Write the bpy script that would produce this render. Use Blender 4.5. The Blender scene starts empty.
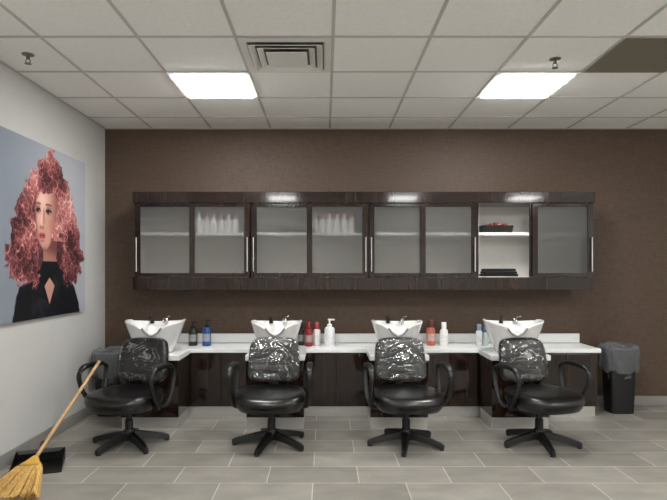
import bpy, math, random
import numpy as np
from mathutils import Vector
random.seed(4)
scene = bpy.context.scene
try:
    scene.view_settings.view_transform = 'Standard'
except Exception:
    pass

# ------------------------------------------------------------------ helpers
def s2l(c):
    c = c/255.0
    return c/12.92 if c <= 0.04045 else ((c+0.055)/1.055)**2.4
def rgb(r, g, b):
    return (s2l(r), s2l(g), s2l(b), 1)

def new_mat(name):
    m = bpy.data.materials.new(name); m.use_nodes = True
    nt = m.node_tree
    return m, nt, nt.nodes['Principled BSDF']

def pmat(name, col, rough=0.5, metal=0.0, coat=0.0, noise=None, bump=None, spec=0.5, emis=None):
    """noise=(scale xyz, amount) colour variation, bump=(scale xyz, strength, dist)"""
    m, nt, b = new_mat(name)
    b.inputs['Base Color'].default_value = col
    b.inputs['Roughness'].default_value = rough
    b.inputs['Metallic'].default_value = metal
    b.inputs['Coat Weight'].default_value = coat
    b.inputs['Coat Roughness'].default_value = 0.05
    b.inputs['Specular IOR Level'].default_value = spec
    if emis:
        b.inputs['Emission Color'].default_value = emis[0]
        b.inputs['Emission Strength'].default_value = emis[1]
    if noise or bump:
        tc = nt.nodes.new('ShaderNodeTexCoord')
    if noise:
        mp = nt.nodes.new('ShaderNodeMapping'); mp.inputs['Scale'].default_value = noise[0]
        n = nt.nodes.new('ShaderNodeTexNoise'); n.inputs['Scale'].default_value = 1.0
        n.inputs['Detail'].default_value = 4
        nt.links.new(tc.outputs['Object'], mp.inputs['Vector']); nt.links.new(mp.outputs[0], n.inputs['Vector'])
        mx = nt.nodes.new('ShaderNodeMix'); mx.data_type = 'RGBA'
        a = noise[1]
        mx.inputs[6].default_value = tuple(c*(1-a) for c in col[:3])+(1,)
        mx.inputs[7].default_value = tuple(min(1, c*(1+a)) for c in col[:3])+(1,)
        rp = nt.nodes.new('ShaderNodeMapRange')
        rp.inputs[1].default_value = 0.3; rp.inputs[2].default_value = 0.7
        nt.links.new(n.outputs['Fac'], rp.inputs[0])
        nt.links.new(rp.outputs[0], mx.inputs[0]); nt.links.new(mx.outputs[2], b.inputs['Base Color'])
    if bump:
        mp = nt.nodes.new('ShaderNodeMapping'); mp.inputs['Scale'].default_value = bump[0]
        n = nt.nodes.new('ShaderNodeTexNoise'); n.inputs['Scale'].default_value = 1.0
        nt.links.new(tc.outputs['Object'], mp.inputs['Vector']); nt.links.new(mp.outputs[0], n.inputs['Vector'])
        bp = nt.nodes.new('ShaderNodeBump'); bp.inputs['Strength'].default_value = bump[1]
        bp.inputs['Distance'].default_value = bump[2]
        nt.links.new(n.outputs['Fac'], bp.inputs['Height']); nt.links.new(bp.outputs[0], b.inputs['Normal'])
    return m

def link(ob, parent=None):
    scene.collection.objects.link(ob)
    if parent is not None: ob.parent = parent
    return ob

def empty(name, loc=(0, 0, 0), rotz=0):
    e = bpy.data.objects.new(name, None); e.empty_display_size = 0.1
    e.location = loc; e.rotation_euler = (0, 0, rotz)
    return link(e)

def mesh(name, verts, faces, mat, parent=None, smooth=False, bevel=0, seg=2, sub=0):
    me = bpy.data.meshes.new(name); me.from_pydata([tuple(v) for v in verts], [], faces); me.update()
    me.materials.append(mat)
    ob = bpy.data.objects.new(name, me); link(ob, parent)
    if smooth:
        for p in me.polygons: p.use_smooth = True
    if bevel:
        md = ob.modifiers.new('bev', 'BEVEL'); md.width = bevel; md.segments = seg; md.limit_method = 'ANGLE'
    if sub:
        md = ob.modifiers.new('sub', 'SUBSURF'); md.levels = sub; md.render_levels = sub
    return ob

BF = [(0,3,2,1),(4,5,6,7),(0,1,5,4),(1,2,6,5),(2,3,7,6),(3,0,4,7)]
def boxes(name, lst, mat, parent=None, bevel=0, seg=2):
    V = []; F = []
    for (x0,x1,y0,y1,z0,z1) in lst:
        o = len(V)
        V += [(x0,y0,z0),(x1,y0,z0),(x1,y1,z0),(x0,y1,z0),(x0,y0,z1),(x1,y0,z1),(x1,y1,z1),(x0,y1,z1)]
        F += [tuple(i+o for i in f) for f in BF]
    return mesh(name, V, F, mat, parent, bevel=bevel, seg=seg)
def box(name, *a, mat, parent=None, bevel=0, seg=2):
    return boxes(name, [a], mat, parent, bevel, seg)

def loft(name, rings, mat, parent=None, smooth=True, cap0=True, cap1=True, sub=0):
    n = len(rings[0]); V = []; F = []
    for r in rings: V += r
    for k in range(len(rings)-1):
        for i in range(n):
            j = (i+1) % n
            F.append((k*n+i, k*n+j, (k+1)*n+j, (k+1)*n+i))
    if cap0: F.append(tuple(reversed(range(n))))
    if cap1: F.append(tuple((len(rings)-1)*n+i for i in range(n)))
    return mesh(name, V, F, mat, parent, smooth=smooth, sub=sub)

def lathe(name, prof, cx, cy, cz, mat, parent=None, n=28, sx=1, sy=1):
    rings = [[(cx+r*sx*math.cos(2*math.pi*i/n), cy+r*sy*math.sin(2*math.pi*i/n), cz+z) for i in range(n)] for r, z in prof]
    ob = loft(name, rings, mat, parent)
    md = ob.modifiers.new('es', 'EDGE_SPLIT'); md.split_angle = math.radians(40)
    return ob

def catmull(pts, sub=8):
    P = [Vector(p) for p in pts]; P = [2*P[0]-P[1]]+P+[2*P[-1]-P[-2]]
    out = []
    for i in range(1, len(P)-2):
        for k in range(sub):
            t = k/sub
            a, b, c, d = P[i-1], P[i], P[i+1], P[i+2]
            out.append(0.5*((2*b)+(c-a)*t+(2*a-5*b+4*c-d)*t*t+(3*b-a-3*c+d)*t**3))
    out.append(P[-2]); return out

def tube(name, pts, ra, rb, mat, parent=None, side=Vector((1,0,0)), n=12, spline=True, taper=None):
    """elliptical sweep: ra along `side`, rb along the perpendicular"""
    C = catmull(pts) if spline else [Vector(p) for p in pts]
    rings = []
    for i, c in enumerate(C):
        t = (C[min(i+1, len(C)-1)]-C[max(i-1, 0)]).normalized()
        s = (side-t*side.dot(t)).normalized(); u = t.cross(s).normalized()
        k = 1 if taper is None else taper(i/(len(C)-1))
        rings.append([tuple(c+s*ra*k*math.cos(2*math.pi*j/n)+u*rb*k*math.sin(2*math.pi*j/n)) for j in range(n)])
    return loft(name, rings, mat, parent)

def se(t, a, b, e):
    c, s = math.cos(t), math.sin(t)
    return (a*math.copysign(abs(c)**(2/e), c), b*math.copysign(abs(s)**(2/e), s))

# ------------------------------------------------------------------ materials
M_white = pmat('ceiling_tile_white', rgb(248,247,243), 0.9, noise=((35,35,35), 0.03), bump=((260,260,260), 0.25, 0.002))
M_grid = pmat('ceiling_tbar', rgb(194,192,187), 0.6, noise=((5,5,5),0.02))
M_wallL = pmat('painted_wall_grey', rgb(190,189,186), 0.8, noise=((8,8,8), 0.015), bump=((300,300,300), 0.15, 0.001))
M_wallW = pmat('painted_wall_white', rgb(240,239,237), 0.8, noise=((8,8,8), 0.015))
M_base = pmat('baseboard_grey', rgb(138,136,132), 0.6, noise=((4,4,4), 0.03))
M_chrome = pmat('brushed_steel', rgb(204,203,200), 0.40, metal=0.75, noise=((2,2,60), 0.06))
M_chr2 = pmat('chrome', rgb(225,225,225), 0.12, metal=1.0, noise=((9,9,9), 0.02))
M_vinyl = pmat('black_vinyl', rgb(9,9,10), 0.28, coat=0.15, bump=((14,14,14), 0.35, 0.01), noise=((6,6,6), 0.15))
M_plastic = pmat('black_plastic', rgb(10,10,11), 0.42, noise=((9,9,9), 0.1))
M_counter = pmat('white_solid_surface', rgb(238,239,238), 0.25, noise=((40,40,40), 0.02))
M_bowl = pmat('white_acrylic_bowl', rgb(230,230,228), 0.15, coat=0.4, noise=((3,3,3), 0.01))
M_interior = pmat('cabinet_liner_white', rgb(218,216,211), 0.6, noise=((5,5,5), 0.02))
M_shelf = pmat('shelf_white', rgb(246,245,242), 0.5, noise=((5,5,5), 0.02))

def wood(name, c1, c2, sc):
    m, nt, b = new_mat(name)
    tc = nt.nodes.new('ShaderNodeTexCoord'); mp = nt.nodes.new('ShaderNodeMapping'); mp.inputs['Scale'].default_value = sc
    n = nt.nodes.new('ShaderNodeTexNoise'); n.inputs['Scale'].default_value = 1; n.inputs['Detail'].default_value = 6
    n.inputs['Distortion'].default_value = 0.4
    cr = nt.nodes.new('ShaderNodeValToRGB')
    cr.color_ramp.elements[0].position = 0.35; cr.color_ramp.elements[0].color = c1
    cr.color_ramp.elements[1].position = 0.75; cr.color_ramp.elements[1].color = c2
    nt.links.new(tc.outputs['Object'], mp.inputs[0]); nt.links.new(mp.outputs[0], n.inputs['Vector'])
    nt.links.new(n.outputs['Fac'], cr.inputs[0]); nt.links.new(cr.outputs[0], b.inputs['Base Color'])
    b.inputs['Roughness'].default_value = 0.10; b.inputs['Coat Weight'].default_value = 0.25
    b.inputs['Coat Roughness'].default_value = 0.04; b.inputs['Specular IOR Level'].default_value = 0.4
    return m
M_wood = wood('espresso_gloss_laminate', rgb(20,13,10), rgb(50,34,28), (34, 34, 1.6))

# woven brown wallcovering
def wallcover():
    m, nt, b = new_mat('brown_woven_wallcovering')
    tc = nt.nodes.new('ShaderNodeTexCoord')
    def nz(sc, det=3):
        mp = nt.nodes.new('ShaderNodeMapping'); mp.inputs['Scale'].default_value = sc
        n = nt.nodes.new('ShaderNodeTexNoise'); n.inputs['Scale'].default_value = 1; n.inputs['Detail'].default_value = det
        nt.links.new(tc.outputs['Object'], mp.inputs[0]); nt.links.new(mp.outputs[0], n.inputs['Vector']); return n
    a = nz((12, 12, 130)); c = nz((130, 130, 10))
    add = nt.nodes.new('ShaderNodeMath'); add.operation = 'ADD'
    nt.links.new(a.outputs['Fac'], add.inputs[0]); nt.links.new(c.outputs['Fac'], add.inputs[1])
    mr = nt.nodes.new('ShaderNodeMapRange'); mr.inputs[1].default_value = 0.7; mr.inputs[2].default_value = 1.3
    nt.links.new(add.outputs[0], mr.inputs[0])
    mx = nt.nodes.new('ShaderNodeMix'); mx.data_type = 'RGBA'
    mx.inputs[6].default_value = rgb(69,53,41); mx.inputs[7].default_value = rgb(92,73,58)
    nt.links.new(mr.outputs[0], mx.inputs[0]); nt.links.new(mx.outputs[2], b.inputs['Base Color'])
    bp = nt.nodes.new('ShaderNodeBump'); bp.inputs['Strength'].default_value = 0.3; bp.inputs['Distance'].default_value = 0.002
    nt.links.new(add.outputs[0], bp.inputs['Height']); nt.links.new(bp.outputs[0], b.inputs['Normal'])
    b.inputs['Roughness'].default_value = 0.6
    return m
M_brown = wallcover()

def floormat():
    m, nt, b = new_mat('grey_porcelain_tile')
    tc = nt.nodes.new('ShaderNodeTexCoord')
    mp = nt.nodes.new('ShaderNodeMapping'); mp.inputs['Location'].default_value = (0.08, 0.02, 0)
    br = nt.nodes.new('ShaderNodeTexBrick')
    br.inputs['Scale'].default_value = 1; br.inputs['Brick Width'].default_value = 0.61; br.inputs['Row Height'].default_value = 0.305
    br.inputs['Mortar Size'].default_value = 0.004; br.inputs['Mortar Smooth'].default_value = 0.3
    br.offset = 0.5
    br.inputs['Color1'].default_value = rgb(134,130,122); br.inputs['Color2'].default_value = rgb(150,146,138)
    br.inputs['Mortar'].default_value = rgb(182,178,170)
    nt.links.new(tc.outputs['Object'], mp.inputs[0]); nt.links.new(mp.outputs[0], br.inputs['Vector'])
    m2 = nt.nodes.new('ShaderNodeMapping'); m2.inputs['Scale'].default_value = (3.5, 6, 1)
    n = nt.nodes.new('ShaderNodeTexNoise'); n.inputs['Scale'].default_value = 1; n.inputs['Detail'].default_value = 7
    nt.links.new(tc.outputs['Object'], m2.inputs[0]); nt.links.new(m2.outputs[0], n.inputs['Vector'])
    mr = nt.nodes.new('ShaderNodeMapRange'); mr.inputs[1].default_value = 0.3; mr.inputs[2].default_value = 0.7
    mr.inputs[3].default_value = 0.86; mr.inputs[4].default_value = 1.10
    nt.links.new(n.outputs['Fac'], mr.inputs[0])
    mx = nt.nodes.new('ShaderNodeMix'); mx.data_type = 'RGBA'; mx.blend_type = 'MULTIPLY'; mx.inputs[0].default_value = 1
    nt.links.new(br.outputs['Color'], mx.inputs[6]); nt.links.new(mr.outputs[0], mx.inputs[7])
    nt.links.new(mx.outputs[2], b.inputs['Base Color'])
    bp = nt.nodes.new('ShaderNodeBump'); bp.inputs['Strength'].default_value = 0.3; bp.inputs['Distance'].default_value = 0.003
    bp.invert = True
    nt.links.new(br.outputs['Fac'], bp.inputs['Height']); nt.links.new(bp.outputs[0], b.inputs['Normal'])
    b.inputs['Roughness'].default_value = 0.26
    return m
M_floor = floormat()

def glassmat(name, tcol, fac, dcol, rough):
    m, nt, b = new_mat(name)
    out = nt.nodes['Material Output']
    tr = nt.nodes.new('ShaderNodeBsdfTransparent'); tr.inputs[0].default_value = tcol
    mx = nt.nodes.new('ShaderNodeMixShader'); mx.inputs[0].default_value = fac
    b.inputs['Base Color'].default_value = dcol; b.inputs['Roughness'].default_value = rough
    nt.links.new(tr.outputs[0], mx.inputs[1]); nt.links.new(b.outputs[0], mx.inputs[2])
    nt.links.new(mx.outputs[0], out.inputs['Surface'])
    return m, nt, b, mx
M_frost, nt, b, mx = glassmat('frosted_glass', (0.96,0.96,0.96,1), 0.21, rgb(112,112,110), 0.28)
rf = nt.nodes.new('ShaderNodeBsdfRefraction'); rf.inputs['Roughness'].default_value = 0.36; rf.inputs['IOR'].default_value = 1.13
rf.inputs['Color'].default_value = (0.97,0.97,0.97,1)
m2_ = nt.nodes.new('ShaderNodeMixShader'); m2_.inputs[0].default_value = 0.60
nt.links.new([n for n in nt.nodes if n.type == 'BSDF_TRANSPARENT'][0].outputs[0], m2_.inputs[1])
nt.links.new(rf.outputs[0], m2_.inputs[2]); nt.links.new(m2_.outputs[0], mx.inputs[1])
M_bag = glassmat('translucent_bin_liner', (0.8,0.82,0.83,1), 0.34, rgb(146,149,152), 0.15)[0]
# wrinkled clear film: clear sheet with crisp glossy creases gathered in patches
M_film, nt, b = new_mat('clear_plastic_film')
tr = nt.nodes.new('ShaderNodeBsdfTransparent'); tr.inputs[0].default_value = (0.97,0.97,0.97,1)
gl = nt.nodes.new('ShaderNodeBsdfGlossy'); gl.inputs['Roughness'].default_value = 0.06; gl.inputs['Color'].default_value = (0.95,0.96,0.97,1)
mx = nt.nodes.new('ShaderNodeMixShader')
tc = nt.nodes.new('ShaderNodeTexCoord')
mpf = nt.nodes.new('ShaderNodeMapping'); mpf.inputs['Scale'].default_value = (6, 6, 10)
nt.links.new(tc.outputs['Object'], mpf.inputs[0])
n = nt.nodes.new('ShaderNodeTexNoise'); n.inputs['Scale'].default_value = 1; n.inputs['Detail'].default_value = 2; n.inputs['Distortion'].default_value = 1.2
nt.links.new(mpf.outputs[0], n.inputs['Vector'])
a1 = nt.nodes.new('ShaderNodeMath'); a1.operation = 'MULTIPLY_ADD'; a1.inputs[1].default_value = 2; a1.inputs[2].default_value = -1
a2 = nt.nodes.new('ShaderNodeMath'); a2.operation = 'ABSOLUTE'
a3 = nt.nodes.new('ShaderNodeMapRange'); a3.inputs[1].default_value = 0.05; a3.inputs[2].default_value = 0.0; a3.inputs[3].default_value = 0.0; a3.inputs[4].default_value = 0.36
nt.links.new(n.outputs['Fac'], a1.inputs[0]); nt.links.new(a1.outputs[0], a2.inputs[0]); nt.links.new(a2.outputs[0], a3.inputs[0])
pn = nt.nodes.new('ShaderNodeTexNoise'); pn.inputs['Scale'].default_value = 7; pn.inputs['Detail'].default_value = 1
nt.links.new(tc.outputs['Object'], pn.inputs['Vector'])
pm = nt.nodes.new('ShaderNodeMapRange'); pm.inputs[1].default_value = 0.40; pm.inputs[2].default_value = 0.58; pm.inputs[3].default_value = 0.15; pm.inputs[4].default_value = 1.0
nt.links.new(pn.outputs['Fac'], pm.inputs[0])
ml = nt.nodes.new('ShaderNodeMath'); ml.operation = 'MULTIPLY_ADD'; ml.inputs[2].default_value = 0.05
nt.links.new(a3.outputs[0], ml.inputs[0]); nt.links.new(pm.outputs[0], ml.inputs[1]); nt.links.new(ml.outputs[0], mx.inputs[0])
bp = nt.nodes.new('ShaderNodeBump'); bp.inputs['Strength'].default_value = 0.8; bp.inputs['Distance'].default_value = 0.04
nt.links.new(a2.outputs[0], bp.inputs['Height']); nt.links.new(bp.outputs[0], gl.inputs['Normal'])
nt.links.new(tr.outputs[0], mx.inputs[1]); nt.links.new(gl.outputs[0], mx.inputs[2])
nt.links.new(mx.outputs[0], nt.nodes['Material Output'].inputs['Surface'])

M_lamp = pmat('light_panel_diffuser', rgb(255,255,255), 0.5, emis=((1.0,0.995,0.98,1), 43))

# ------------------------------------------------------------------ room
XL, XR, YB, YF, H = -2.275, 4.9, 5.73, -2.6, 2.86
box('floor', XL-0.1, XR+0.1, YF-0.1, YB+0.1, -0.1, 0, mat=M_floor)
ceiling = box('ceiling', XL-0.1, XR+0.1, YF-0.1, YB+0.1, H, H+0.1, mat=M_white)
box('wall_back', XL-0.1, XR+0.1, YB, YB+0.1, 0, H, mat=M_brown)
box('wall_left', XL-0.1, XL, YF-0.1, YB, 0, H, mat=M_wallL)
box('wall_right', XR, XR+0.1, YF-0.1, YB, 0, H, mat=M_wallW)
box('wall_front', XL, XR, YF-0.1, YF, 0, H, mat=M_wallW)
box('baseboard_left', XL, XL+0.012, YF, YB-0.012, 0, 0.10, mat=M_base, bevel=0.003)
box('baseboard_back', XL+0.012, XR, YB-0.012, YB, 0, 0.10, mat=M_base, bevel=0.003)
# T-bar grid
g = []
T = 0.61
xs = [0.05+k*T for k in range(-3, 8)]
ys = [5.29-k*T for k in range(0, 13)]
for x in xs: g.append((x-0.010, x+0.010, YF, YB, H-0.006, H+0.001))
for y in ys: g.append((XL, XR, y-0.010, y+0.010, H-0.0055, H+0.001))
g.append((XL, XL+0.02, YF, YB, H-0.005, H)); g.append((XL, XR, YB-0.02, YB, H-0.005, H))
boxes('t_bar_grid', g, M_grid, ceiling)

def light_panel(kx, ky):
    x0 = 0.05+kx*T; y1 = 5.29-ky*T; x1 = x0+T; y0 = y1-T
    e = empty('ceiling_light_panel', (0,0,0))
    f = 0.042
    boxes('frame', [(x0,x1,y0,y0+f,H-0.012,H-0.004),(x0,x1,y1-f,y1,H-0.012,H-0.004),
                    (x0,x0+f,y0+f,y1-f,H-0.012,H-0.004),(x1-f,x1,y0+f,y1-f,H-0.012,H-0.004)], M_white, e)
    # acrylic lens; the drop is added so its glowing sides brighten the ceiling
    box('diffuser', x0+f, x1-f, y0+f, y1-f, H-0.023, H-0.006, mat=M_lamp, parent=e, bevel=0.004)
for kx in (-2, 2, 6):
    for ky in (1, 5, 9):
        if kx == 6 and ky == 1: continue
        light_panel(kx, ky)

# supply air diffuser
M_vent = pmat('diffuser_enamel', rgb(226,224,218), 0.5, noise=((5,5,5), 0.02))
M_dark = pmat('duct_dark', rgb(110,106,100), 0.8, noise=((5,5,5), 0.05))
e = empty('air_vent')
x0 = 0.05-T; y1 = 5.29-2*T; cx = x0+T/2; cy = y1-T/2
def sq(cx, cy, a, z): return [(cx-a,cy-a,z),(cx+a,cy-a,z),(cx+a,cy+a,z),(cx-a,cy+a,z)]
loft('face_plate', [sq(cx,cy,0.295,H-0.008), sq(cx,cy,0.295,H-0.012), sq(cx,cy,0.25,H-0.014), sq(cx,cy,0.245,H-0.006)], M_vent, e, smooth=False, cap1=False, cap0=False)
box('throat', cx-0.25, cx+0.25, cy-0.25, cy+0.25, H-0.007, H-0.003, mat=M_dark, parent=e)
for i, a in enumerate((0.238, 0.188)):
    loft('louver_ring_%d' % (i+1), [sq(cx,cy,a-0.034,H-0.010), sq(cx,cy,a,H-0.028), sq(cx,cy,a-0.004,H-0.030), sq(cx,cy,a-0.038,H-0.012)], M_vent, e, smooth=False, cap0=False, cap1=False)
box('centre_plate', cx-0.135, cx+0.135, cy-0.135, cy+0.135, H-0.034, H-0.030, mat=M_vent, parent=e, bevel=0.002)

# return grille, brown, egg-crate
M_ret = pmat('return_grille_brown', rgb(142,134,119), 0.7, noise=((60,60,60), 0.1))
e = empty('return_air_grille')
x0 = 0.05+3*T; y1 = 5.29-2*T; x1 = x0+T; y0 = y1-T
box('backing', x0+0.01, x1-0.01, y0+0.01, y1-0.01, H-0.009, H-0.006, mat=pmat('grille_shadow', rgb(122,115,102), 0.8, noise=((5,5,5), 0.05)), parent=e)
L = []
for k in range(31):
    t = 0.01+k*(T-0.02)/30
    L.append((x0+t-0.0025, x0+t+0.0025, y0+0.01, y1-0.01, H-0.014, H-0.009))
    L.append((x0+0.01, x1-0.01, y0+t-0.0025, y0+t+0.0025, H-0.0135, H-0.009))
boxes('egg_crate', L, M_ret, e)

# sprinkler heads
M_spr = pmat('sprinkler_metal', rgb(120,116,108), 0.35, metal=0.8, noise=((9,9,9), 0.05))
def sprinkler(x, y):
    e = empty('fire_sprinkler', (x, y, H))
    lathe('escutcheon', [(0.001,0),(0.04,0),(0.038,-0.006),(0.018,-0.012),(0.001,-0.012)], 0,0,0, M_spr, e)
    lathe('body', [(0.012,-0.010),(0.012,-0.03),(0.008,-0.034)], 0,0,0, M_spr, e, n=12)
    for s in (-1, 1):
        tube('frame_arm', [(s*0.008,0,-0.03),(s*0.016,0,-0.045),(s*0.004,0,-0.062)], 0.003, 0.003, M_spr, e, side=Vector((0,1,0)), n=6)
    lathe('deflector', [(0.001,-0.062),(0.022,-0.062),(0.022,-0.065),(0.001,-0.065)], 0,0,0, M_spr, e, n=16)
sprinkler(-2.01, 3.75); sprinkler(1.59, 3.83)

# ------------------------------------------------------------------ portrait poster (flat printed canvas)
def poster():
    S0, S1, Z0, Z1 = 3.30, 5.25, 1.02, 2.40
    nx, nz = 620, 440
    s = np.linspace(S0, S1, nx); z = np.linspace(Z0, Z1, nz)
    S, Z = np.meshgrid(s, z)
    def noise(S, Z, f, seed, oct=3):
        r = np.random.RandomState(seed); o = np.zeros_like(S); amp = 1; tot = 0
        for k in range(oct):
            G = r.rand(256, 256); X = (S*f) % 255; Y = (Z*f) % 255
            xi = X.astype(int); yi = Y.astype(int); fx = X-xi; fy = Y-yi
            fx = fx*fx*(3-2*fx); fy = fy*fy*(3-2*fy)
            v = (G[yi, xi]*(1-fx)+G[yi, xi+1]*fx)*(1-fy)+(G[yi+1, xi]*(1-fx)+G[yi+1, xi+1]*fx)*fy
            o += v*amp; tot += amp; amp *= 0.5; f *= 2.03
        return o/tot
    def sm(a, b, x):
        t = np.clip((x-a)/(b-a), 0, 1); return t*t*(3-2*t)
    def C(r, g, b): return np.array([r, g, b], float)
    def mix(img, col, m):
        return img*(1-m[..., None])+np.asarray(col)*m[..., None]
    img = np.zeros(S.shape+(3,))+C(134,141,152)
    img = mix(img, C(180,183,190), sm(4.0, 5.2, S+0.3*(Z-1.6)))
    # hair silhouette
    zz = [1.28, 1.38, 1.5, 1.7, 1.9, 2.05, 2.18, 2.28, 2.34]
    lo = [4.12, 3.98, 3.95, 4.00, 4.09, 4.21, 4.33, 4.45, 4.56]
    hi = [5.05, 5.16, 5.19, 5.15, 5.06, 4.96, 4.86, 4.74, 4.62]
    lo_ = np.interp(Z, zz, lo); hi_ = np.interp(Z, zz, hi)
    edge = (noise(S, Z, 20, 5)-0.5)*0.18
    dist = np.minimum(S-lo_, hi_-S)+edge
    dist = np.minimum(dist, np.minimum(2.36-Z, Z-1.27)+edge*0.8)
    zb = [1.0, 1.12, 1.27, 1.36, 1.42, 1.47]
    bl = [4.02, 4.05, 4.12, 4.32, 4.44, 4.46]
    bh = [5.14, 5.10, 5.00, 4.86, 4.74, 4.70]
    top = np.minimum(S-np.interp(Z, zb, bl), np.interp(Z, zb, bh)-S)
    top = np.where(Z < 1.47, top, -1)
    # curls: many overlapping small coils, each with a lit crown and dark core
    def curls(seed):
        r = np.random.RandomState(seed); hgt = np.zeros_like(S)+0.06
        N = 2300
        ca = 3.9+r.rand(N)*1.35; cb = 1.22+r.rand(N)*1.18; rad = 0.012+r.rand(N)*0.030
        br = 0.35+r.rand(N)*0.65; el = 0.6+r.rand(N)*0.8; an = r.rand(N)*3.14
        ds = (S1-S0)/(nx-1); dz = (Z1-Z0)/(nz-1)
        for a, b_, q, k, l, th in zip(ca, cb, rad, br, el, an):
            R = q*1.7
            i0 = max(0, int((a-R-S0)/ds)); i1 = min(nx, int((a+R-S0)/ds)+2)
            j0 = max(0, int((b_-R-Z0)/dz)); j1 = min(nz, int((b_+R-Z0)/dz)+2)
            if i1 <= i0 or j1 <= j0: continue
            X = S[j0:j1, i0:i1]-a; Y = Z[j0:j1, i0:i1]-b_
            x2 = X*math.cos(th)+Y*math.sin(th); y2 = (-X*math.sin(th)+Y*math.cos(th))/l
            d = np.hypot(x2, y2)/q
            ring = np.exp(-((d-0.75)/0.18)**2)
            ang = np.arctan2(y2, x2)
            val = k*(0.55+0.45*np.sin(ang+th*2))
            sub = hgt[j0:j1, i0:i1]
            core = sm(0.8, 0.3, d)*0.5
            sub[:] = sub*(1-ring*0.8)*(1-core)+ring*0.8*val
        return hgt
    H1 = curls(8)
    def hairpaint(img, m, seed):
        sh = noise(S, Z, 4.2, 10, 2)
        v = np.clip(H1*0.85+0.95*(sh-0.47)+0.18*(noise(S, Z, 60, seed+1, 2)-0.5)+0.18*sm(1.4,2.2,Z)+0.07, 0, 1)
        col = np.where(v[..., None] < 0.5, C(66,36,40)+(C(180,106,104)-C(66,36,40))*(v[..., None]/0.5),
                       C(180,106,104)+(C(242,198,188)-C(180,106,104))*((v[..., None]-0.5)/0.5))
        return img*(1-m[..., None])+col*m[..., None]
    img = hairpaint(img, sm(-0.01, 0.02, dist), 10)
    img = mix(img, C(50,26,32), 0.7*sm(0.10, -0.05, np.sqrt(((S-4.60)/1.0)**2+((Z-1.62)/1.35)**2)-0.20))
    skin = C(206,152,136)
    nl = np.interp(Z, [1.38,1.5,1.66], [4.44,4.47,4.46]); nh = np.interp(Z, [1.38,1.5,1.66], [4.74,4.69,4.70])
    neck = np.minimum(S-nl, nh-S); neck = np.where((Z < 1.72) & (Z > 1.36), neck, -1)
    img = mix(img, C(170,118,106), sm(-0.005, 0.01, neck))
    img = mix(img, C(104,64,60), 0.8*sm(-0.005, 0.01, neck)*sm(1.48, 1.60, Z+0.25*(S-4.58)))
    img = mix(img, C(20,20,24), sm(-0.008, 0.008, top+(noise(S,Z,20,77)-0.5)*0.03))
    img = mix(img, C(48,48,54), 0.6*sm(0.55,0.8,noise(S, Z, 9, 91))*sm(0, 0.03, top))
    key = 1-np.abs((S-4.575)/0.085)-np.where(Z > 1.27, np.abs(Z-1.27)/0.07, np.abs(Z-1.27)/0.15)
    img = mix(img, C(196,146,130), sm(-0.06, 0.08, key))
    side = np.minimum(np.maximum(4.40-S, S-4.80)+edge*0.7, dist)
    side = np.where(Z < 1.62, side, -1)
    img = hairpaint(img, sm(-0.005, 0.02, side), 30)
    # face (three-quarter, turned to the left)
    fs = (S-4.525-0.03*(Z-1.8)); hw = np.interp(Z, [1.565,1.60,1.66,1.75,1.86,1.95,2.07], [0.035,0.08,0.128,0.165,0.186,0.19,0.15])
    f = np.minimum(hw-np.abs(fs+0.02*sm(1.8, 1.6, Z)), np.minimum(Z-1.565, 2.07-Z))
    fm = sm(-0.006, 0.012, f)
    face = np.zeros_like(img)+skin
    face = mix(face, C(236,194,178), sm(0.16, 0.0, np.hypot(S-4.46, (Z-1.96)*0.9)))
    face = mix(face, C(232,184,168), 0.8*sm(0.10, 0.0, np.hypot(S-4.43, Z-1.80)))
    face = mix(face, C(138,88,80), 0.85*sm(0.03, 0.19, fs))
    face = mix(face, C(196,122,110), 0.45*sm(0.09, 0.02, np.hypot(S-4.61, Z-1.77)))
    face = mix(face, C(150,100,90), 0.6*sm(0.045, 0.0, f))
    for (ex, w) in ((4.395, 0.032), (4.560, 0.046)):
        bz = 1.920+0.25*(w-0.034)+0.006*np.cos((S-ex)*26)
        face = mix(face, C(112,68,60), 0.75*sm(0.014, 0.004, np.abs(Z-bz))*sm(w+0.016, w-0.01, np.abs(S-ex)))
        face = mix(face, C(130,82,74), 0.75*sm(1.4, 0.5, np.hypot((S-ex)/w, (Z-1.880)/0.034)))
        eye = np.hypot((S-ex)/w, (Z-1.868)/0.013)
        face = mix(face, C(160,138,134), sm(1.1, 0.8, eye))
        iris = np.hypot(S-ex+0.010, Z-1.870)
        face = mix(face, C(30,30,36), sm(0.022, 0.014, iris)*sm(1.25, 0.95, eye))
        lid = np.abs(Z-(1.869+0.013*np.sqrt(np.clip(1-((S-ex)/w)**2, 0, 1))))
        face = mix(face, C(38,22,24), 0.95*sm(0.012, 0.004, lid)*sm(w+0.010, w-0.004, np.abs(S-ex)))
    face = mix(face, C(150,96,86), 0.65*sm(0.020, 0.0, np.abs(S-(4.480+(1.87-Z)*0.04)))*sm(1.74,1.80,Z)*sm(1.92,1.86,Z))
    face = mix(face, C(244,206,190), 0.7*sm(0.016, 0.0, np.abs(S-(4.458-(1.87-Z)*0.20)))*sm(1.745,1.78,Z)*sm(1.93,1.88,Z))
    for nx_ in (4.424, 4.468):
        face = mix(face, C(96,52,48), 0.85*sm(0.014, 0.004, np.hypot(S-nx_, (Z-1.745)*1.7)))
    face = mix(face, C(152,98,88), 0.55*sm(0.045, 0.015, np.hypot((S-4.448)*0.9, (Z-1.734)*2.8)))
    lip = np.hypot((S-4.455)/0.053, (Z-1.672)/(0.026-0.004*np.cos((S-4.455)*90)))
    face = mix(face, C(176,76,78), 0.95*sm(1.1, 0.8, lip))
    face = mix(face, C(104,36,40), 0.85*sm(0.006, 0.001, np.abs(Z-1.675))*sm(0.050, 0.038, np.abs(S-4.455)))
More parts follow.
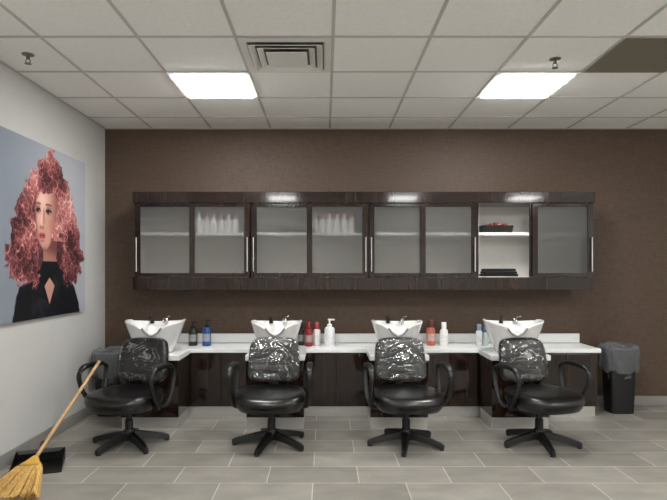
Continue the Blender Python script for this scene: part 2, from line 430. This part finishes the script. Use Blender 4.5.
    face = mix(face, C(150,96,86), 0.6*sm(0.045, 0.015, np.hypot(S-4.460, (Z-1.632)*2.8)))
    img = img*(1-fm[..., None])+face*fm[..., None]
    # curls falling over the forehead and the far cheek
    fr = sm(0.54, 0.64, noise(S, Z, 13, 40, 3)+0.45*sm(0.06, 0.0, f)+0.50*sm(1.97, 2.06, Z)-0.20)*sm(-0.02, 0.02, dist)
    fr = fr*np.where((f < 0.07) | (Z > 1.97), 1, 0)*np.where((Z > 1.64), 1, 0.0)*np.where((fs<0)&(Z<1.9),0.3,1)
    img = hairpaint(img, fr, 50)
    a = np.clip(img/255.0, 0, 1)
    lin = np.where(a <= 0.04045, a/12.92, ((a+0.055)/1.055)**2.4)*0.88
    X = XL+0.026; K = 0.989
    V = np.stack([np.full(S.size, X), S.ravel()*K, Z.ravel()], 1)
    idx = np.arange(nx*nz).reshape(nz, nx)
    F = np.stack([idx[:-1,:-1].ravel(), idx[:-1,1:].ravel(), idx[1:,1:].ravel(), idx[1:,:-1].ravel()], 1)
    F = F[:, ::-1]
    m, nt, b = new_mat('printed_canvas')
    at = nt.nodes.new('ShaderNodeAttribute'); at.attribute_name = 'print'
    nt.links.new(at.outputs['Color'], b.inputs['Base Color']); b.inputs['Roughness'].default_value = 0.65
    b.inputs['Specular IOR Level'].default_value = 0.2
    e = empty('portrait_poster')
    me = bpy.data.meshes.new('printed_face'); me.from_pydata(V.tolist(), [], F.tolist()); me.update()
    ca = me.color_attributes.new('print', 'FLOAT_COLOR', 'POINT')
    ca.data.foreach_set('color', np.concatenate([lin.reshape(-1, 3), np.ones((S.size, 1))], 1).astype(np.float32).ravel())
    me.materials.append(m); link(bpy.data.objects.new('printed_face', me), e)
    box('stretcher', XL+0.001, X-0.0005, S0*K, S1*K, Z0, Z1, mat=pmat('canvas_edge', rgb(120,122,128), 0.7, noise=((20,20,20), 0.05)), parent=e)
poster()

# ------------------------------------------------------------------ upper cabinets
def bottle_geo(name, x, y, z, h, r, col, cap, kind='flip', parent=None):
    mb = pmat(name+'_body', col, 0.3, noise=((8,8,8), 0.04)); mc = pmat(name+'_cap', cap, 0.35, noise=((8,8,8), 0.04))
    e = empty(name, (x, y, z)) if parent is None else parent
    ox, oy, oz = (0,0,0) if parent is None else (x,y,z)
    b = h*0.72
    lathe('body', [(0.001,0),(r*0.92,0),(r,0.006),(r,b*0.86),(r*0.86,b*0.95),(r*0.4,b),(r*0.4,b+0.004)], ox,oy,oz, mb, e)
    if kind == 'pump':
        lathe('collar', [(r*0.5,b-0.002),(r*0.5,b+0.022),(r*0.18,b+0.026),(r*0.18,h-0.014),(0.001,h-0.014)], ox,oy,oz, mc, e, n=16)
        boxes('pump_spout', [(ox-r*0.35,ox+r*1.0,oy-0.006,oy+0.006,oz+h-0.016,oz+h)], mc, e, bevel=0.003)
    else:
        lathe('cap', [(r*0.62,b-0.001),(r*0.62,h-0.004),(r*0.55,h),(0.001,h)], ox,oy,oz, mc, e, n=18)
    if parent is None:
        ml = pmat(name+'_label', tuple(min(1, c*0.6+0.25) for c in col[:3])+(1,), 0.5, noise=((60,60,60), 0.2))
        rings = [[(r*1.012*math.cos(a), r*1.012*math.sin(a), zz) for a in [math.radians(-150+10*i) for i in range(13)]] for zz in (b*0.25, b*0.65)]
        V = rings[0]+rings[1]; mesh('label', V, [(i, i+1, 14+i, 13+i) for i in range(12)], ml, e, smooth=True)
    return e

def upper():
    e = empty('wall_cabinet')
    XA, XB = -1.855, 2.60
    bd = [XA, -0.72, 0.42, 1.47, XB]
    zt0, zt1, zb0, zb1 = 2.047, 2.154, 1.207, 1.33
    yf, yb = 5.34, 5.725
    box('top_fascia', XA, XB, yf-0.01, yb, zt0, zt1, mat=M_wood, parent=e, bevel=0.003)
    box('bottom_fascia', XA, XB-0.02, yf, yb, zb0, zb1, mat=M_wood, parent=e, bevel=0.003)
    L = []
    for i, x in enumerate(bd):
        a = x-0.03 if 0 < i < 4 else (x if i == 0 else x-0.035)
        bb = x+0.03 if 0 < i < 4 else (x+0.035 if i == 0 else x)
        L.append((a+0.002, bb-0.002, yf+0.06, yb, zb1, zt0))
    boxes('uprights', L, M_wood, e)
    box('back_panel', XA+0.03, XB-0.03, yb-0.02, yb-0.005, zb1, zt0, mat=M_interior, parent=e)
    box('inner_floor', XA+0.035, XB-0.035, yf+0.07, yb-0.02, zb1, zb1+0.006, mat=M_interior, parent=e)
    for i in range(4):
        x0 = bd[i]+(0.035 if i == 0 else 0.03); x1 = bd[i+1]-(0.035 if i == 3 else 0.03)
        box('shelf', x0, x1, yf+0.065, yb-0.02, 1.740, 1.767, mat=M_shelf, parent=e)
        boxes('liner', [(x0,x0+0.004,yf+0.075,yb-0.02,zb1,zt0),(x1-0.004,x1,yf+0.075,yb-0.02,zb1,zt0)], M_interior, e)
        xm = (x0+x1)/2; x0 -= 0.022; x1 += 0.022
        def door(a, b, y, hx):
            w = 0.052
            boxes('door_frame', [(a,a+w,y,y+0.02,zb1+0.003,zt0-0.003),(b-w,b,y,y+0.02,zb1+0.003,zt0-0.003),
                                 (a+w,b-w,y,y+0.02,zt0-0.035,zt0-0.003),(a+w,b-w,y,y+0.02,zb1+0.003,zb1+0.04)], M_wood, e, bevel=0.002)
            box('door_glass', a+w-0.003, b-w+0.003, y+0.008, y+0.013, zb1+0.037, zt0-0.032, mat=M_frost, parent=e)
            if hx is None: return
            lathe('door_handle', [(0.001,0),(0.007,0),(0.007,0.33),(0.001,0.33)], hx, y-0.022, 1.385, M_chr2, e, n=12)
            boxes('handle_post', [(hx-0.004,hx+0.004,y-0.022,y,1.42,1.43),(hx-0.004,hx+0.004,y-0.022,y,1.67,1.68)], M_chr2, e)
        if i < 3:
            door(x0, xm+0.025, yf+0.028, x0+0.02); door(xm-0.025, x1, yf+0.003, x1-0.02)
        else:
            door(xm-0.05, x1-0.05, yf+0.028, None)
            door(xm-0.03, x1, yf+0.003, x1-0.02)
    for (xa, n) in ((-1.24, 6), (-0.10, 6)):
        c = empty('shampoo_bottle_row', (0,0,0)); c.parent = e
        for k in range(n):
            bottle_geo('b%d' % k, xa+k*0.072, 5.46, 1.768, 0.19, 0.034, rgb(250,250,250), rgb(222,180,185) if k%2 else rgb(240,240,240), parent=c)
    c = empty('hair_clip_tangle', (0,0,0)); c.parent = e
    pts = [(-0.36+0.10*math.sin(k*1.9), 5.43+0.012*math.cos(k*2.3), 1.80+0.022*math.sin(k*1.3)) for k in range(12)]
    tube('cord', pts, 0.011, 0.011, M_plastic, c, side=Vector((0.1,0.2,1)))
    M_red = pmat('red_packet', rgb(140,52,38), 0.4, noise=((30,30,30), 0.5))
    c = empty('storage_basket', (1.70, 5.54, 1.769)); c.parent = e
    V = [(-0.14,-0.09,0),(0.14,-0.09,0),(0.14,0.09,0),(-0.14,0.09,0)]
    W = [(x*1.1, y*1.12, 0.07) for x, y, z in V]; I = [(x*0.94, y*0.94, 0.008) for x, y, z in V]; W2 = [(x*1.05, y*1.05, 0.07) for x, y, z in V]
    loft('basket_tub', [V, W, W2, I], M_plastic, c, smooth=False)
    L = []
    for k in range(5):
        L.append((-0.11+k*0.045, -0.075+k*0.045, -0.06, 0.06, 0.01, 0.08+0.012*((k*7) % 3)))
    boxes('packets', L, M_red, c, bevel=0.004)
    c = empty('folded_towel_stack', (1.74, 5.56, 1.337)); c.parent = e
    for k in range(3):
        w = 0.17-0.012*k
        boxes('towel_%d' % k, [(-w, w, -0.10, 0.10, 0.026*k, 0.026*k+0.025)], pmat('black_towel_%d' % k, rgb(20+4*k,19+4*k,22+4*k), 0.95, noise=((80,80,80),0.3)), c, bevel=0.01, seg=3)
upper()

# ------------------------------------------------------------------ counter and base cabinets
ST = [-1.545, -0.44, 0.655, 1.725]
def base():
    e = empty('shampoo_counter')
    XA, XB = -1.83, 2.60
    box('carcass', XA, XB, 5.30, 5.725, 0.095, 0.608, mat=M_wood, parent=e)
    box('countertop', XA-0.02, XB+0.03, 5.27, 5.695, 0.61, 0.65, mat=M_counter, parent=e, bevel=0.006, seg=3)
    box('toe_kick', XA+0.01, XB-0.01, 5.315, 5.33, 0.0, 0.095, mat=M_chrome, parent=e)
    box('backsplash', XA-0.02, XB+0.02, 5.70, 5.727, 0.6515, 0.745, mat=M_counter, bevel=0.003)
    L = []
    ed = [ST[0]+0.27, ST[1]-0.27, ST[1]+0.27, ST[2]-0.27, ST[2]+0.27, ST[3]-0.27, ST[3]+0.27, XB]
    for a, b in zip(ed[0::2], ed[1::2]):
        m = (a+b)/2
        L += [(a+0.004, m-0.002, 5.28, 5.30, 0.10, 0.60), (m+0.002, b-0.004, 5.28, 5.30, 0.10, 0.60)]
    boxes('cabinet_doors', L, M_wood, e, bevel=0.002)
    for i, x in enumerate(ST):
        p = empty('shampoo_pedestal', (x, 0, 0))
        box('cabinet', -0.255, 0.255, 4.88, 5.262, 0.10, 0.60, mat=M_wood, parent=p, bevel=0.004)
        box('deck', -0.262, 0.262, 4.872, 5.264, 0.602, 0.65, mat=M_counter, parent=p, bevel=0.005)
        box('kick', -0.25, 0.25, 4.895, 5.25, 0.0, 0.098, mat=M_chrome, parent=p)
base()

def bowl(x, y, z, rot=0, sc_=1.0):
    e = empty('shampoo_bowl', (x, y, z), rot)
    n = 64
    def ring(sc, zz, rim=1.0, sy=None, yo=0.0):
        r = []
        for i in range(n):
            t = 2*math.pi*i/n
            px_, py_ = se(t, 0.262*sc*sc_, 0.215*(sy or sc), 2.7)
            front = math.exp(-((px_/0.085)**2)) if py_ < 0 else 0
            nf = front*max(0, -py_/0.215)**2
            side = (abs(px_)/0.262)**2
            dz = rim*(-0.100*nf+0.036*side*(1 if py_ < 0.1 else 0.6))
            r.append((px_, py_+yo+0.035*nf*rim, zz+dz))
        return r
    R = [ring(0.55,0.0,0), ring(0.60,0.01,0), ring(0.68,0.07,0.1), ring(0.82,0.14,0.4), ring(0.93,0.205,0.85), ring(0.985,0.242,1),
         ring(1.0,0.248,1), ring(1.0,0.258,1), ring(0.985,0.264,1), ring(0.93,0.264,1), ring(0.90,0.256,1), ring(0.87,0.23,0.95), ring(0.80,0.18,0.6),
         ring(0.66,0.11,0.2), ring(0.42,0.06,0), ring(0.15,0.045,0), ring(0.03,0.045,0)]
    loft('basin', R, M_bowl, e)
    lathe('drain', [(0.001,0.05),(0.03,0.05),(0.032,0.046)], 0, 0, 0, M_chr2, e, n=20)
    lathe('tap_body', [(0.024,0.245),(0.024,0.28),(0.018,0.295),(0.001,0.295)], 0.06, 0.185, 0, M_chr2, e, n=20)
    tube('tap_spout', [(0.06,0.185,0.285),(0.055,0.13,0.30),(0.05,0.08,0.275)], 0.010, 0.009, M_chr2, e)
    tube('tap_lever', [(0.06,0.185,0.295),(0.075,0.16,0.31),(0.10,0.13,0.315)], 0.007, 0.004, M_chr2, e)
    lathe('spray_holder', [(0.02,0.245),(0.02,0.265),(0.001,0.265)], -0.07, 0.185, 0, M_plastic, e, n=16)
    tube('hand_spray', [(-0.07,0.185,0.265),(-0.07,0.175,0.295),(-0.075,0.14,0.305),(-0.08,0.11,0.295)], 0.013, 0.011, M_plastic, e)
    tube('neck_rest', [(-0.085,-0.195,0.238),(-0.05,-0.185,0.192),(0,-0.182,0.170),(0.05,-0.185,0.192),(0.085,-0.195,0.238)], 0.010, 0.018, pmat('neck_gel', rgb(150,150,148), 0.4, noise=((9,9,9),0.03)), e, side=Vector((0,0,1)))
    return e
bowl(ST[0]+0.00, 5.06, 0.651, 0.10); bowl(ST[1], 5.06, 0.651, 0.0, 0.88); bowl(ST[2], 5.06, 0.651, -0.05, 0.88); bowl(ST[3]-0.01, 5.06, 0.651, -0.12)

# ------------------------------------------------------------------ chairs
def chair(x, y, rot):
    e = empty('salon_chair', (x, y, 0), rot)
    for k in range(5):
        a = math.radians(-90+36+72*k+20); ca, sa = math.cos(a), math.sin(a)
        V = []
        for (r, w, z0, z1) in ((0.02,0.034,0.055,0.115),(0.16,0.029,0.040,0.088),(0.29,0.022,0.012,0.055),(0.315,0.018,0.012,0.042)):
            for (o, zz) in ((-w,z0),(w,z0),(w*0.7,z1),(-w*0.7,z1)):
                V.append((r*ca-o*sa, r*sa+o*ca, zz))
        rings = [V[i*4:(i+1)*4] for i in range(4)]
        ob = loft('base_leg_%d' % (k+1), rings, M_plastic, e, smooth=False)
        md = ob.modifiers.new('b', 'BEVEL'); md.width = 0.005; md.segments = 2
        lathe('foot_glide', [(0.001,0),(0.020,0),(0.018,0.018),(0.001,0.018)], 0.295*ca, 0.295*sa, 0, M_plastic, e, n=14)
    lathe('hub', [(0.001,0.045),(0.05,0.045),(0.052,0.10),(0.04,0.125),(0.001,0.125)], 0,0,0, M_plastic, e)
    lathe('gas_column', [(0.032,0.11),(0.032,0.20),(0.026,0.205),(0.026,0.30)], 0,0,0, M_plastic, e)
    box('seat_plate', -0.13, 0.13, -0.10, 0.14, 0.285, 0.31, mat=M_plastic, parent=e, bevel=0.008)
    n = 56; R = []
    def sring(sc, z, dip=0):
        r = []
        for i in range(n):
            t = 2*math.pi*i/n
            a, b = se(t, 0.276*sc, 0.255*sc, 3.4)
            a *= 1.0-0.14*(b/0.255 if b > 0 else 0)
            b -= 0.035*(1-(a/0.276)**2)*(1 if b < 0 else 0)
            wf = 0.022*max(0, -b/0.25)**3
            r.append((a, b-0.03, z-wf*(1 if z > 0.37 else 0)-dip))
        return r
    for sc, z in ((0.76,0.305),(0.88,0.312),(0.945,0.335),(0.985,0.365),(1.0,0.395),(0.995,0.418),(0.965,0.434),(0.90,0.442),(0.8,0.444)):
        R.append(sring(sc, z))
    R += [sring(0.55,0.444,0.006), sring(0.25,0.444,0.010), sring(0.03,0.444,0.011)]
    loft('seat_cushion', R, M_vinyl, e)
    def brest(name, mat, w0, h0, th, grow, ya):
        n = 64; R = []
        prof = ((0.80,-0.42),(0.93,-0.46),(1.0,-0.30),(1.0,0.20),(0.965,0.42),(0.88,0.5),(0.7,0.52),(0.5,0.535),(0.25,0.545),(0.05,0.55))
        for sc, t in prof:
            r = []
            for i in range(n):
                an = 2*math.pi*i/n
                a, b = se(an, w0*sc, h0*sc, 4.8)
                a *= 1-0.05*(b/h0)
                zz = 0.645+b
                yc = 0.215+0.20*(zz-0.48)-0.30*a*a*2.0
                wr = 0
                if grow and t > 0.3:
                    wr = 0.004*math.sin(31*a+9*b+3)*math.sin(47*b+5*x)+0.003*math.sin(70*b*(1+a)+x)
                r.append((a, yc-t*th+ya-wr, zz))
            R.append(r)
        return loft(name, R, mat, e)
    brest('backrest_cushion', M_vinyl, 0.213, 0.178, 0.075, 0, 0.0)
    brest('plastic_cover', M_film, 0.220, 0.186, 0.096, 1, -0.001)
    tube('back_bracket', [(0,0.12,0.31),(0,0.22,0.32),(0,0.26,0.40),(0,0.285,0.54)], 0.035, 0.010, M_plastic, e)
    for s in (-1, 1):
        tube('arm_loop', [(s*0.20,0.06,0.315),(s*0.275,0.07,0.318),(s*0.304,0.11,0.40),(s*0.310,0.155,0.55),(s*0.308,0.13,0.615),(s*0.308,0.02,0.632),
                          (s*0.308,-0.12,0.628),(s*0.310,-0.195,0.590),(s*0.308,-0.185,0.50),(s*0.300,-0.12,0.39),(s*0.280,-0.05,0.318),(s*0.20,-0.04,0.315)],
             0.021, 0.013, M_plastic, e)
        tube('arm_pad', [(s*0.308,0.12,0.632),(s*0.308,0.0,0.648),(s*0.308,-0.13,0.642),(s*0.309,-0.19,0.610)], 0.027, 0.014, M_plastic, e,
             taper=lambda t: 0.55+0.45*math.sin(math.pi*min(max(t, 0.0), 1.0))**0.4 if 0 < t < 1 else 0.3)
    return e
chair(-1.57, 4.44, -0.22)
chair(-0.43, 4.45, 0.0)
chair(0.65, 4.45, 0.08)
chair(1.72, 4.45, 0.24)

# ------------------------------------------------------------------ bottles on the counter
bk = rgb(22,22,24); wh = rgb(232,232,230); CZ = 0.651
bottle_geo('pump_bottle', -1.31, 5.50, CZ, 0.24, 0.044, rgb(26,30,28), bk, 'pump')
bottle_geo('pump_bottle', -1.17, 5.48, CZ, 0.26, 0.042, rgb(34,74,126), bk, 'pump')
bottle_geo('shampoo_bottle', -0.325, 5.52, CZ, 0.25, 0.038, rgb(150,104,70), rgb(120,78,52))
bottle_geo('shampoo_bottle', -0.235, 5.52, CZ, 0.23, 0.032, rgb(40,36,36), bk)
bottle_geo('shampoo_bottle', -0.160, 5.45, CZ, 0.24, 0.038, rgb(130,34,30), rgb(120,28,28))
bottle_geo('shampoo_bottle', -0.080, 5.50, CZ, 0.23, 0.036, rgb(224,218,214), rgb(150,60,60))
bottle_geo('pump_bottle', 0.045, 5.44, CZ, 0.27, 0.050, rgb(228,230,234), wh, 'pump')
bottle_geo('shampoo_bottle', 1.055, 5.52, CZ, 0.25, 0.044, rgb(176,98,76), rgb(90,40,36))
bottle_geo('shampoo_bottle', 1.18, 5.50, CZ, 0.23, 0.040, wh, wh)
bottle_geo('shampoo_bottle', 1.53, 5.50, CZ, 0.21, 0.032, rgb(222,226,226), rgb(120,150,170))
bottle_geo('shampoo_bottle', 1.60, 5.52, CZ, 0.18, 0.030, rgb(190,205,205), rgb(60,110,130))

# ------------------------------------------------------------------ bins
def bin_(x, y, w, h, bagc, rot=0):
    e = empty('trash_can', (x, y, 0), rot)
    n = 72
    def rg(a, z, wob=0, ex=5):
        out = []
        for i in range(n):
            t = 2*math.pi*i/n; px_, py_ = se(t, a, a*0.82, ex)
            k = 1+wob*0.7*math.sin(9*t+z*25)+wob*0.4*math.sin(17*t+1)
            out.append((px_*k, py_*k, z+wob*0.30*math.sin(5*t)))
        return out
    a = w/2
    loft('bin_body', [rg(a*0.78,0), rg(a*0.8,0.01), rg(a*0.98,h-0.03), rg(a*1.02,h-0.03), rg(a*1.02,h), rg(a*0.96,h), rg(a*0.74,0.02)], M_plastic, e, smooth=False)
    loft('bin_liner', [rg(a*0.90,h*0.55,0.01), rg(a*0.94,h+0.01,0.02), rg(a*1.04,h+0.035,0.05,4), rg(a*1.12,h+0.0,0.05,4), rg(a*1.14,h-0.06,0.035,4), rg(a*1.09,h-0.12,0.05,4), rg(a*1.11,h-0.17,0.05,4), rg(a*1.04,h-0.22,0.06,4)], M_bag, e, cap0=False, cap1=False)
bin_(2.905, 5.48, 0.29, 0.63, None)
bin_(-2.08, 5.38, 0.28, 0.60, None)

# ------------------------------------------------------------------ broom and dustpan
def broom():
    e = empty('broom')
    M_pole = pmat('broom_pole_wood', rgb(176,142,98), 0.5, noise=((20,20,3), 0.12))
    M_str = pmat('yellow_bristle', rgb(200,160,88), 0.7, noise=((60,60,10), 0.3))
    M_head = pmat('broom_head_yellow', rgb(196,154,66), 0.5, noise=((10,10,10), 0.08))
    A = Vector((-1.915, 3.64, 0.145)); B = Vector((-1.80, 4.42, 0.672)); d = (B-A).normalized()
    tube('pole', [A, A.lerp(B, .5), B], 0.0125, 0.0125, M_pole, e, side=Vector((1,0,0)))
    s = Vector((0.33, -0.16, 0)).normalized(); s = (s-d*s.dot(d)).normalized(); u = d.cross(s)
    R = []
    for (t, hw, ht) in ((0.03,0.02,0.018),(0.0,0.045,0.022),(-0.03,0.085,0.024),(-0.05,0.10,0.024)):
        c = A+d*t
        R.append([tuple(c+s*a+u*b) for a, b in (se(2*math.pi*i/24, hw, ht, 3) for i in range(24))])
    loft('head_block', R, M_head, e)
    V = []; F = []
    for k in range(420):
        q = random.uniform(-1, 1); w = random.uniform(-1, 1)
        p0 = A-d*0.045+s*(q*0.092)+u*(w*0.018)
        dirv = (-d+s*q*0.50+u*w*0.10).normalized()
        Lm = (p0.z-0.003)/max(0.05, -dirv.z); Lm = min(Lm, 0.25)
        p1 = p0+dirv*Lm
        o = len(V); r = 0.0026
        for p, rr in ((p0, r), (p1, r*0.8)):
            V += [tuple(p+s*rr), tuple(p+u*rr), tuple(p-s*rr), tuple(p-u*rr)]
        F += [(o+i, o+(i+1) % 4, o+4+(i+1) % 4, o+4+i) for i in range(4)]+[(o+4,o+5,o+6,o+7)]
    mesh('bristles', V, F, M_str, e)
broom()
def dustpan():
    e = empty('dustpan', (-2.03, 3.92, 0.0), 0.35)
    w, dp = 0.16, 0.15
    boxes('pan', [(-w,w,-dp,dp,0.001,0.006)], M_plastic, e)
    mesh('pan_walls', [(-w,-dp,0.004),(-w,-dp,0.015),(-w,dp,0.004),(-w,dp,0.085),(w,dp,0.004),(w,dp,0.085),(w,-dp,0.004),(w,-dp,0.015),(-w*0.8,0.05,0.085),(w*0.8,0.05,0.085)],
         [(0,2,3,1),(2,4,5,3),(4,6,7,5),(3,5,9,8)], M_plastic, e).modifiers.new('s','SOLIDIFY').thickness = 0.005
    tube('handle', [(0,dp,0.07),(0,dp+0.06,0.09),(0,dp+0.14,0.10)], 0.018, 0.010, M_plastic, e)
dustpan()

# ------------------------------------------------------------------ camera
cam = bpy.data.cameras.new('camera'); cam.sensor_width = 36; cam.lens = 554/667*36
cam.shift_x = 8.5/667; cam.shift_y = 20/667
co = bpy.data.objects.new('camera', cam); scene.collection.objects.link(co)
co.location = (0, 0, 1.40); co.rotation_euler = (math.radians(90), 0, 0)
scene.camera = co
w = bpy.data.worlds.new('world'); scene.world = w; w.use_nodes = True
w.node_tree.nodes['Background'].inputs[0].default_value = (0.8,0.85,0.9,1)
w.node_tree.nodes['Background'].inputs[1].default_value = 0.3
